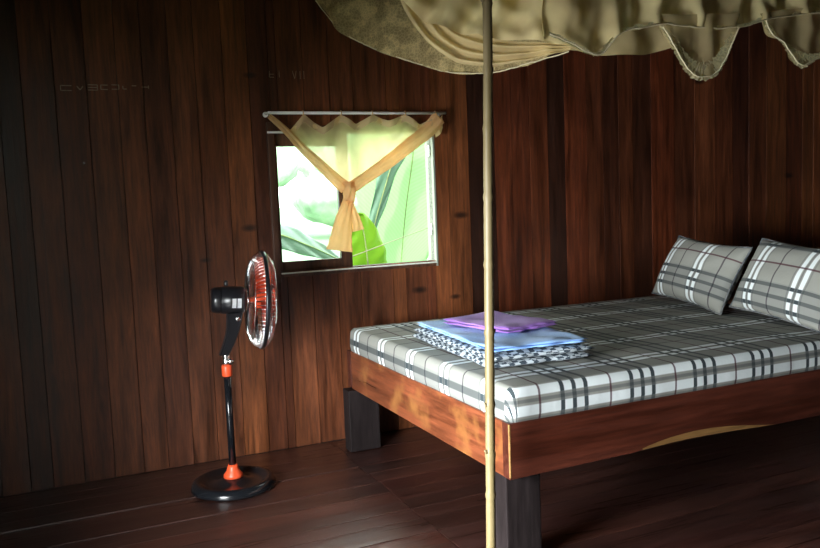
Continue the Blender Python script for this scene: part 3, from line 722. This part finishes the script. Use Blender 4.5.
# head: local z = fan axis, pointing to +x and slightly down
HM = Matrix.Translation((.835, FY-.002, .848)) @ Matrix.Rotation(math.radians(-6), 4, 'Z') @ Matrix.Rotation(math.radians(4.0), 4, 'Y') @ Matrix.Rotation(math.radians(90), 4, 'Y')
bm = bmesh.new(); lathe(bm, [(0, -.226), (.045, -.226), (.054, -.220), (.058, -.205), (.060, -.19), (.060, -.185), (.056, -.183), (.061, -.180), (.063, -.12), (.062, -.085), (.050, -.075), (.03, -.068), (0, -.068)], 40, HM)
motor = link('motor_housing', bm, M_black, fan)
bm = bmesh.new()
for zc in (-.128, -.105):
    for sgn in (1,):
        tmp = bmesh.new(); n = 6
        # curved sticker on the side that faces the room
        pa = []; pb = []
        for k in range(n+1):
            a = math.radians(90 - 28 + 40*k/n)
            pa.append(tmp.verts.new(HM @ Vector((.0638*math.cos(a+math.pi), 0, 0)) if False else HM @ Vector((.0638*math.cos(a), -.0638*math.sin(a), zc-.009))))
            pb.append(tmp.verts.new(HM @ Vector((.0638*math.cos(a), -.0638*math.sin(a), zc+.009))))
        for k in range(n): tmp.faces.new((pa[k], pa[k+1], pb[k+1], pb[k]))
        merge(bm, tmp)
bmesh.ops.solidify(bm, geom=bm.faces[:], thickness=.0006)
link('sticker', bm, M_label, motor, label='two small white stickers')
bm = bmesh.new(); lathe(bm, [(0, .002), (.008, .002), (.010, .008), (.010, .022), (.006, .028), (0, .028)], 16, HM @ Matrix.Translation((-.062, 0, -.16)) @ Matrix.Rotation(-math.pi/2, 4, 'Y')); link('oscillation_knob', bm, M_black, motor)
# cage
cage_prof = [(.052, -.066), (.10, -.066), (.150, -.062), (.185, -.050), (.208, -.030), (.219, -.008)]
front_prof = [(.055, .056), (.10, .055), (.150, .050), (.185, .040), (.208, .024), (.219, .008)]
def grille(name, prof, lab=None):
    bm = bmesh.new(); n = 72
    for k in range(n):
        a = 2*math.pi*k/n
        pts = [HM @ Vector((r*math.cos(a+.12*(1-r/.22)), r*math.sin(a+.12*(1-r/.22)), z)) for r, z in prof]; tube(bm, pts, .0017, 4, cap=False)
    for r, z in (prof[0], prof[3]):
        pts = [HM @ Vector((r*math.cos(a), r*math.sin(a), z)) for a in [2*math.pi*q/64 for q in range(65)]]; tube(bm, pts, .0022, 6, cap=False)
    return link(name, bm, M_chrome, fan)
grille('rear_grille', cage_prof); fg = grille('front_grille', front_prof)
bm = bmesh.new(); lathe(bm, [(0, .054), (.056, .054), (.056, .060), (.04, .064), (0, .065)], 32, HM); link('grille_badge', bm, M_orange, fg)
bm = bmesh.new(); lathe(bm, [(.217, -.009), (.223, -.009), (.226, -.004), (.226, .004), (.223, .009), (.217, .009), (.217, -.009)], 72, HM); link('rim', bm, M_black, fan)
bm = bmesh.new(); lathe(bm, [(0, -.066), (.012, -.066), (.012, -.03), (.034, -.03), (.038, -.02), (.038, .02), (.03, .032), (0, .036)], 32, HM); link('hub', bm, M_orange, fan)
for q in range(3):
    bm = bmesh.new(); n, k = 16, 10; grd = []
    for i in range(n+1):
        s = i/n; r = .034+.165*s; row_ = []
        span = math.radians(20+68*math.sin(math.pi*min(1, s*.62+.12)))*(1 if s < .9 else 1-.25*(s-.9)/.1)
        for j in range(k+1):
            t_ = -.5+j/k; a = 2*math.pi*q/3+math.radians(60)+t_*span+.25*s
            zz = t_*(.062-.018*s)+.006*math.cos(math.pi*t_)
            row_.append(bm.verts.new(HM @ Vector((r*math.cos(a), r*math.sin(a), zz))))
        grd.append(row_)
    for i in range(n):
        for j in range(k):
            f = bm.faces.new((grd[i][j], grd[i+1][j], grd[i+1][j+1], grd[i][j+1])); f.smooth = True
    bmesh.ops.solidify(bm, geom=bm.faces[:], thickness=.002)
    link('blade', bm, M_orange, fan)

# ------------------------------------------------------------------ bamboo pole at the bed corner
pole = empty('bamboo_pole', (1.187, -1.85, 0), label='thin upright bamboo pole standing at the front corner of the bed', cat='pole')
bm = bmesh.new(); ctrl = [(1.187, -1.85, .0), (1.192, -1.85, .20), (1.203, -1.85, .64), (1.213, -1.85, 1.04), (1.224, -1.85, 1.45), (1.232, -1.85, 1.69), (1.236, -1.85, 1.95), (1.24, -1.85, 2.42)]
pts = resample(ctrl, 160); rad = []
nodes = [.10, .33, .47, .62, .85, 1.06, 1.27, 1.49, 1.66, 1.86, 2.05, 2.25]
for p in pts:
    d = min(abs(p.z-q) for q in nodes); r = .0158-.0015*p.z/2.4
    rad.append(r+(.0022 if d < .009 else 0)-(.0008 if .009 < d < .022 else 0))
tube(bm, pts, rad, 16); link('cane', bm, M_bamboo, pole)
for z, a in ((.62, 2.8), (.85, .4), (1.49, .9), (1.86, 3.4), (.47, 3.3)):
    bm = bmesh.new(); x = 1.187+.0235*z; tube(bm, [(x, -1.85, z), (x+.017*math.cos(a), -1.85-.004, z+.004), (x+.023*math.cos(a), -1.85-.005, z+.014)], [.006, .005, .002], 8)
    link('twig_stub', bm, M_bamboo, pole)

# ------------------------------------------------------------------ mosquito net
net = empty('mosquito_net', (1.3, -1.2, 2.3), label='cream lace mosquito net bundled up and sagging above the bed', cat='mosquito net')
def sheet(name, top, bot, mat, folds=6, amp=.03, nu=80, nv=24, along=False, phase=0, scallop=0, thick=.0012, parent=net, raise_=0, belly=0, noise_a=.01, ruffle=0, **kw):
    A = resample(top, nu+1); B = resample(bot, nu+1); bm = bmesh.new()
    # general facing of the sheet
    nrm = (A[-1]-A[0]).cross(B[nu//2]-A[nu//2]).normalized(); grd = []
    for i in range(nu+1):
        u = i/nu; row_ = []
        for j in range(nv+1):
            v = j/nv; p = A[i].lerp(B[i], v)
            ph = (v if along else u)*folds*2*math.pi+phase+1.2*noise.noise(Vector((u*3, v*2, phase)))
            env = .35+.65*v if not along else math.sin(math.pi*min(1, max(0, u*.9+.05)))
            p = p+nrm*(ruffle*v*v*math.sin(u*nu*.55+2*noise.noise(Vector((u*9, 0, phase)))) + amp*math.sin(ph)*env + belly*math.sin(math.pi*v)*math.sin(math.pi*u) + noise_a*noise.noise(p*14))
            row_.append(bm.verts.new(p))
        grd.append(row_)
    for i in range(nu):
        for j in range(nv):
            f = bm.faces.new((grd[i][j], grd[i+1][j], grd[i+1][j+1], grd[i][j+1])); f.smooth = True
    return link(name, bm, mat, parent, **kw), [r_[-1].co.copy() if False else None for r_ in []]
A_top = [(1.251, -.15, 2.292), (1.362, -.276, 2.29), (1.486, -.423, 2.30), (1.618, -.591, 2.30), (1.767, -.801, 2.30), (1.894, -1.011, 2.30), (1.995, -1.208, 2.30)]
A_bot = [(1.25, -.15, 2.277), (1.295, -.205, 2.186), (1.354, -.276, 2.092), (1.473, -.423, 1.989), (1.603, -.591, 1.903), (1.693, -.717, 1.849), (1.805, -.885, 1.825), (1.882, -1.011, 1.837), (1.987, -1.208, 1.864)]
B_top = [(1.292, -1.355, 2.27), (1.383, -1.412, 2.27), (1.503, -1.488, 2.27), (1.65, -1.583, 2.27), (1.792, -1.679, 2.27)]
B_bot = [(1.193, -1.294, 2.087), (1.205, -1.303, 1.998), (1.27, -1.345, 1.922), (1.346, -1.393, 1.88), (1.436, -1.45, 1.852), (1.555, -1.526, 1.828), (1.672, -1.602, 1.805), (1.738, -1.646, 1.772)]
B2_top = [(1.316, -1.291, 2.109), (1.34, -1.308, 2.006), (1.384, -1.337, 1.923), (1.455, -1.38, 1.874), (1.532, -1.428, 1.847), (1.655, -1.504, 1.827), (1.751, -1.565, 1.816)]
B2_bot = [(1.208, -1.226, 2.118), (1.223, -1.238, 2.015), (1.257, -1.26, 1.932), (1.318, -1.299, 1.841), (1.398, -1.348, 1.777), (1.498, -1.409, 1.755), (1.622, -1.485, 1.768), (1.745, -1.561, 1.795)]
C_top = [(1.575, -1.72, 2.27), (1.846, -1.72, 2.27), (2.116, -1.72, 2.27), (2.409, -1.72, 2.27), (2.84, -1.72, 2.27), (3.325, -1.72, 2.27)]
C_bot = [(1.529, -1.72, 1.801), (1.621, -1.72, 1.773), (1.683, -1.72, 1.749), (1.737, -1.72, 1.744), (1.776, -1.72, 1.783), (1.824, -1.72, 1.823), (1.926, -1.72, 1.845), (2.021, -1.72, 1.861), (2.21, -1.72, 1.857), (2.353, -1.72, 1.868), (2.419, -1.72, 1.879), (2.55, -1.72, 1.912), (2.842, -1.72, 1.952), (3.079, -1.72, 1.959), (3.33, -1.72, 1.982)]
S1_top = [(1.985, -1.745, 1.897), (2.077, -1.745, 1.899), (2.171, -1.745, 1.905), (2.268, -1.745, 1.911), (2.383, -1.745, 1.921)]
S1_bot = [(2.000, -1.745, 1.85), (2.039, -1.745, 1.803), (2.071, -1.745, 1.758), (2.108, -1.745, 1.714), (2.146, -1.745, 1.686), (2.184, -1.745, 1.68), (2.248, -1.745, 1.697), (2.292, -1.745, 1.745), (2.327, -1.745, 1.805), (2.365, -1.745, 1.869)]
S2_top = [(2.486, -1.745, 1.927), (2.629, -1.745, 1.951), (2.766, -1.745, 1.967), (2.938, -1.745, 1.99)]
S2_bot = [(2.500, -1.745, 1.899), (2.533, -1.745, 1.852), (2.592, -1.745, 1.825), (2.641, -1.745, 1.777), (2.696, -1.745, 1.741), (2.769, -1.745, 1.767), (2.837, -1.745, 1.789), (2.917, -1.745, 1.851)]
D_top = [(1.761, -1.45, 2.0), (1.97, -1.45, 2.02), (2.165, -1.45, 2.03), (2.371, -1.45, 2.04)]
D_bot = [(1.72, -1.45, 1.846), (1.79, -1.45, 1.825), (1.895, -1.45, 1.812), (2.014, -1.45, 1.808), (2.162, -1.45, 1.814), (2.264, -1.45, 1.834), (2.369, -1.45, 1.862)]
sheet('lace_drape', A_top, A_bot, M_netlace, folds=5, amp=.03, label='see-through lace side sagging towards the foot')
sheet('inner_drape', D_top, D_bot, M_netsheer, folds=3, amp=.02, label='darker sheer layer behind')
sheet('swag', B2_top, B2_bot, M_netswag, folds=3, amp=.022, along=True, noise_a=.028, label='rolled swag behind the pole')
sheet('canopy_bundle', B_top, B_bot, M_net, folds=5, amp=.03, belly=.05, nv=40, noise_a=.035)
sheet('front_drape', C_top, C_bot, M_net, folds=10, amp=.022, nu=200, nv=30, noise_a=.025, ruffle=.010)
s1, _ = sheet('lace_scallop', S1_top, S1_bot, M_netsheer, folds=3, amp=.012, label='large scalloped lace flap')
s2, _ = sheet('lace_scallop', S2_top, S2_bot, M_netsheer, folds=3, amp=.012, label='scalloped lace flap at the right')
def trim(pts, width, parent, seed):
    """gathered lace ribbon following an edge"""
    P_ = resample(pts, 120); bm = bmesh.new(); prev = None; c = sum(P_, Vector())/len(P_)
    rows = []
    for i, p in enumerate(P_):
        t = (P_[min(i+1, 119)]-P_[max(i-1, 0)]).normalized(); n_ = Vector((t.z, 0, -t.x))
        if n_.z > 0 and abs(t.x) > .2: n_ = -n_
        s = i/119; yy = .007*noise.noise(Vector((i*.45, seed, 7)))
        wv = width*(1+.12*math.sin(i*.8+seed)+.5*noise.noise(Vector((i*.3, seed, 0))))
        inn = (c-p); inn.y = 0; inn = inn.normalized()
        rows.append([bm.verts.new(p+inn*wv*q+Vector((0, -.008+yy*(1-q), 0))) for q in (-.25, .2, .6, 1)])
    for a, b_ in zip(rows, rows[1:]):
        for k in range(3):
            f = bm.faces.new((a[k], b_[k], b_[k+1], a[k+1])); f.smooth = True
    return link('lace_trim', bm, M_trim, parent)
trim(S1_bot, .05, s1, 1); trim(S2_bot, .045, s2, 4)
def hem(pts, w_, parent, seed):
    P_ = resample(pts, 160); bm = bmesh.new(); rows = []
    for i, p in enumerate(P_):
        rows.append([bm.verts.new(p+Vector((.003*math.sin(i*2.3), -.022+.003*noise.noise(Vector((i*.15, q, seed))), w_*q*(1+.8*noise.noise(Vector((i*.35, seed, 0))))))) for q in (-.3, .2, .7, 1.2)])
    for a, b_ in zip(rows, rows[1:]):
        for k in range(3):
            f = bm.faces.new((a[k], b_[k], b_[k+1], a[k+1])); f.smooth = True
    return link('hem_frill', bm, M_trim, parent)
hem(C_bot, .010, net, 2)
def edge_thread(pts, off, parent):
    bm = bmesh.new(); tube(bm, [p+Vector((0, off, .004*noise.noise(p*40))) for p in resample(pts, 90)], .0028, 5); link('edge_thread', bm, M_netedge, parent)
edge_thread(A_bot, -.012, net); edge_thread(C_bot, -.032, net); edge_thread(S1_bot, -.014, s1); edge_thread(S2_bot, -.014, s2)
# top edge cord, tied off to the pole and to nails in the wall and ceiling
bm = bmesh.new()
tube(bm, [(1.05, -.003, 2.32), (1.251, -.15, 2.29), (1.618, -.591, 2.305), (1.995, -1.208, 2.30)], .003, 6)
tube(bm, [(1.24, -1.86, 2.27), (1.6, -1.72, 2.272), (2.4, -1.72, 2.275), (3.33, -1.72, 2.275), (3.5, -1.73, 2.95)], .003, 6)
tube(bm, [(1.24, -1.835, 2.24), (1.29, -1.355, 2.272), (1.25, -.9, 2.27), (1.251, -.15, 2.29)], .003, 6)
tube(bm, [(1.995, -1.208, 2.30), (2.4, -1.45, 2.1), (2.0, -1.45, 2.04), (1.76, -1.45, 2.02), (1.5, -1.49, 2.27)], .003, 6)
link('cord', bm, M_string, net)

# ------------------------------------------------------------------ curtain rod and tied curtain
rod = empty('curtain_rod', (1.0, -.08, 1.74), label='thin white curtain rod across the top of the window', cat='curtain rod')
bm = bmesh.new(); tube(bm, [(1.0, -.08, 1.737), (1.99, -.08, 1.746)], .0075, 14); link('rod', bm, M_rod, rod)
for x, z in ((.995, 1.737), (1.995, 1.746)):
    bm = bmesh.new(); tube(bm, [(x+(.012 if x < 1.5 else -.012), .002, z), (x+(.012 if x < 1.5 else -.012), -.08, z)], .004, 8)
    lathe(bm, [(0, -.004), (.014, -.004), (.014, .0), (0, .0)], 16, Matrix.Translation((x+(.012 if x < 1.5 else -.012), .0, z)) @ Matrix.Rotation(-math.pi/2, 4, 'X'))
    link('bracket', bm, M_rod, rod)
cur = empty('curtain', (1.4, -.08, 1.72), label='sheer gold curtain knotted into a V in the middle of the window', cat='curtain')
V_top = [(1.05, -.08, 1.69), (1.109, -.08, 1.650), (1.18, -.08, 1.731), (1.278, -.08, 1.663), (1.383, -.08, 1.731), (1.464, -.08, 1.682), (1.556, -.08, 1.733), (1.646, -.08, 1.700), (1.746, -.08, 1.735), (1.833, -.08, 1.682), (1.90, -.08, 1.712)]
V_bot = [(1.06, -.08, 1.672), (1.109, -.08, 1.645), (1.158, -.08, 1.59), (1.248, -.08, 1.505), (1.336, -.08, 1.42), (1.400, -.08, 1.358), (1.473, -.08, 1.405), (1.578, -.08, 1.466), (1.679, -.08, 1.53), (1.782, -.08, 1.601), (1.911, -.08, 1.681)]
def vsheet():
    # sheer middle of the V: vertical columns from the scalloped top down to the V, with soft folds
    n, m_ = 120, 24; A = V_top; B = V_bot; bm = bmesh.new()
    def at(P_, x):
        for a, b_ in zip(P_, P_[1:]):
            if a[0] <= x <= b_[0]:
                t = (x-a[0])/(b_[0]-a[0]); return a[2]+(b_[2]-a[2])*t
        return P_[-1][2]
    def sm(P_, x):
        return (at(P_, max(P_[0][0], x-.008))+2*at(P_, x)+at(P_, min(P_[-1][0], x+.008)))/4
    x0, x1 = 1.06, 1.90; grd = []
    for i in range(n+1):
        x = x0+(x1-x0)*i/n; zt = sm(V_top, x); zb = min(sm(V_bot, x), zt-.004); row_ = []
        for j in range(m_+1):
            v = j/m_; xx = x+(1.40-x)*.10*v
            row_.append(bm.verts.new((x, -.08+.010*math.sin((x+.06*v*(1.4-x)*4)*52)*(.4+.6*v)+.004*noise.noise(Vector((x*20, v*4, 0))), zt+(zb-zt)*v)))
        grd.append(row_)
    for i in range(n):
        for j in range(m_):
            f = bm.faces.new((grd[i][j], grd[i+1][j], grd[i+1][j+1], grd[i][j+1])); f.smooth = True
    return bm
link('sheer_panel', vsheet(), M_curt, cur)
# a denser doubled hem along the scalloped top
bm = bmesh.new(); n = 140; rows = []
def at2(P_, x):
    for a, b_ in zip(P_, P_[1:]):
        if a[0] <= x <= b_[0]: return a[2]+(b_[2]-a[2])*(x-a[0])/(b_[0]-a[0])
    return P_[-1][2]
for i in range(n+1):
    x = 1.10+.80*i/n; zt = (at2(V_top, x-.006)+at2(V_top, x)+at2(V_top, min(1.9, x+.006)))/3; zb = max(zt-.035, at2(V_bot, x)) if at2(V_bot, x) < zt else zt-.002
    rows.append([bm.verts.new((x, -.086+.010*math.sin(x*52), zt+.001)), bm.verts.new((x, -.086+.012*math.sin(x*52), (zt+zb)/2)), bm.verts.new((x, -.086+.010*math.sin(x*52+.4), zb))])
for a, b_ in zip(rows, rows[1:]):
    for k in range(2):
        f = bm.faces.new((a[k], b_[k], b_[k+1], a[k+1])); f.smooth = True
link('top_hem', bm, M_curthem, cur)
def gathered(name, path, w0, w1, parent, mat=M_curtband, folds=3, depth=.018, **kw):
    """a bunched strip of fabric: flattened tube with lengthwise pleats"""
    P_ = resample(path, 48); bm = bmesh.new(); seg = 40; rings = []
    for i, p in enumerate(P_):
        t = (P_[min(i+1, 47)]-P_[max(i-1, 0)]).normalized(); s = i/47; wd = (w0+(w1-w0)*s)/2
        side_ = t.cross(Vector((0, 1, 0))).normalized(); yv = Vector((0, 1, 0)); ring = []
        for k in range(seg):
            a = 2*math.pi*k/seg; pl = 1+.22*math.cos(a*folds*2+s*4+.8*noise.noise(Vector((s*4, k*.1, 1))))
            ring.append(bm.verts.new(p+side_*math.cos(a)*wd*(1+.08*noise.noise(Vector((s*9, 0, 2))))+yv*math.sin(a)*depth*pl*(.5+.5*math.sin(math.pi*min(1, s+.2)) if s < .3 else 1)))
        rings.append(ring)
    for i in range(47):
        for k in range(seg):
            f = bm.faces.new((rings[i][k], rings[i][(k+1) % seg], rings[i+1][(k+1) % seg], rings[i+1][k])); f.smooth = True
    bm.faces.new(rings[0][::-1]); bm.faces.new(rings[-1])
    return link(name, bm, mat, parent, **kw)
gathered('gathered_edge', [(1.005, -.08, 1.722), (1.083, -.082, 1.653), (1.166, -.084, 1.563), (1.257, -.086, 1.476), (1.335, -.088, 1.400), (1.385, -.09, 1.355)], .026, .068, cur)
gathered('gathered_edge', [(1.948, -.08, 1.722), (1.88, -.082, 1.652), (1.769, -.084, 1.577), (1.66, -.086, 1.502), (1.542, -.088, 1.428), (1.420, -.09, 1.355)], .085, .060, cur)
bm = bmesh.new()
sheet_pts = [(1.93, -.078, 1.73), (1.955, -.078, 1.735), (1.975, -.078, 1.73)]
n = 8; rows = []
for i in range(n+1):
    s = i/n; rows.append([bm.verts.new((1.905+.07*s*(1-.3*v/4)+.02*v/4, -.074+.008*math.sin(s*9), 1.742-.018*(1 if 0 < i < n else 0)-.115*(v/4)*(1-.35*s))) for v in range(5)])
for a, b_ in zip(rows, rows[1:]):
    for k in range(4):
        f = bm.faces.new((a[k], b_[k], b_[k+1], a[k+1])); f.smooth = True
link('corner_flap', bm, M_curtband, cur)
gathered('knot', [(1.405, -.09, 1.385), (1.403, -.094, 1.36), (1.404, -.095, 1.33), (1.402, -.094, 1.30), (1.398, -.09, 1.285)], .075, .06, cur, folds=2, depth=.032)
gathered('tail', [(1.402, -.09, 1.30), (1.385, -.09, 1.25), (1.365, -.09, 1.18), (1.350, -.09, 1.10), (1.338, -.088, 1.03)], .05, .145, cur, folds=4, depth=.016)
gathered('tail', [(1.405, -.082, 1.30), (1.42, -.08, 1.24), (1.44, -.078, 1.18), (1.45, -.078, 1.13)], .03, .07, cur, folds=3, depth=.012)
for x, z in ((1.18, 1.731), (1.383, 1.731), (1.556, 1.733), (1.746, 1.735), (1.925, 1.735)):
    bm = bmesh.new(); zr = 1.737+(x-1.0)*.009
    pts = [Vector((x, -.08+.0105*math.cos(a), zr-.001+.0115*math.sin(a))) for a in [2*math.pi*k/16 for k in range(17)]]
    tube(bm, pts, .0025, 6); tube(bm, [(x, -.08, zr-.0115), (x, -.081, zr-.02)], .003, 6)
    link('hanging_loop', bm, M_curtband, cur)
bpy.context.view_layer.update()
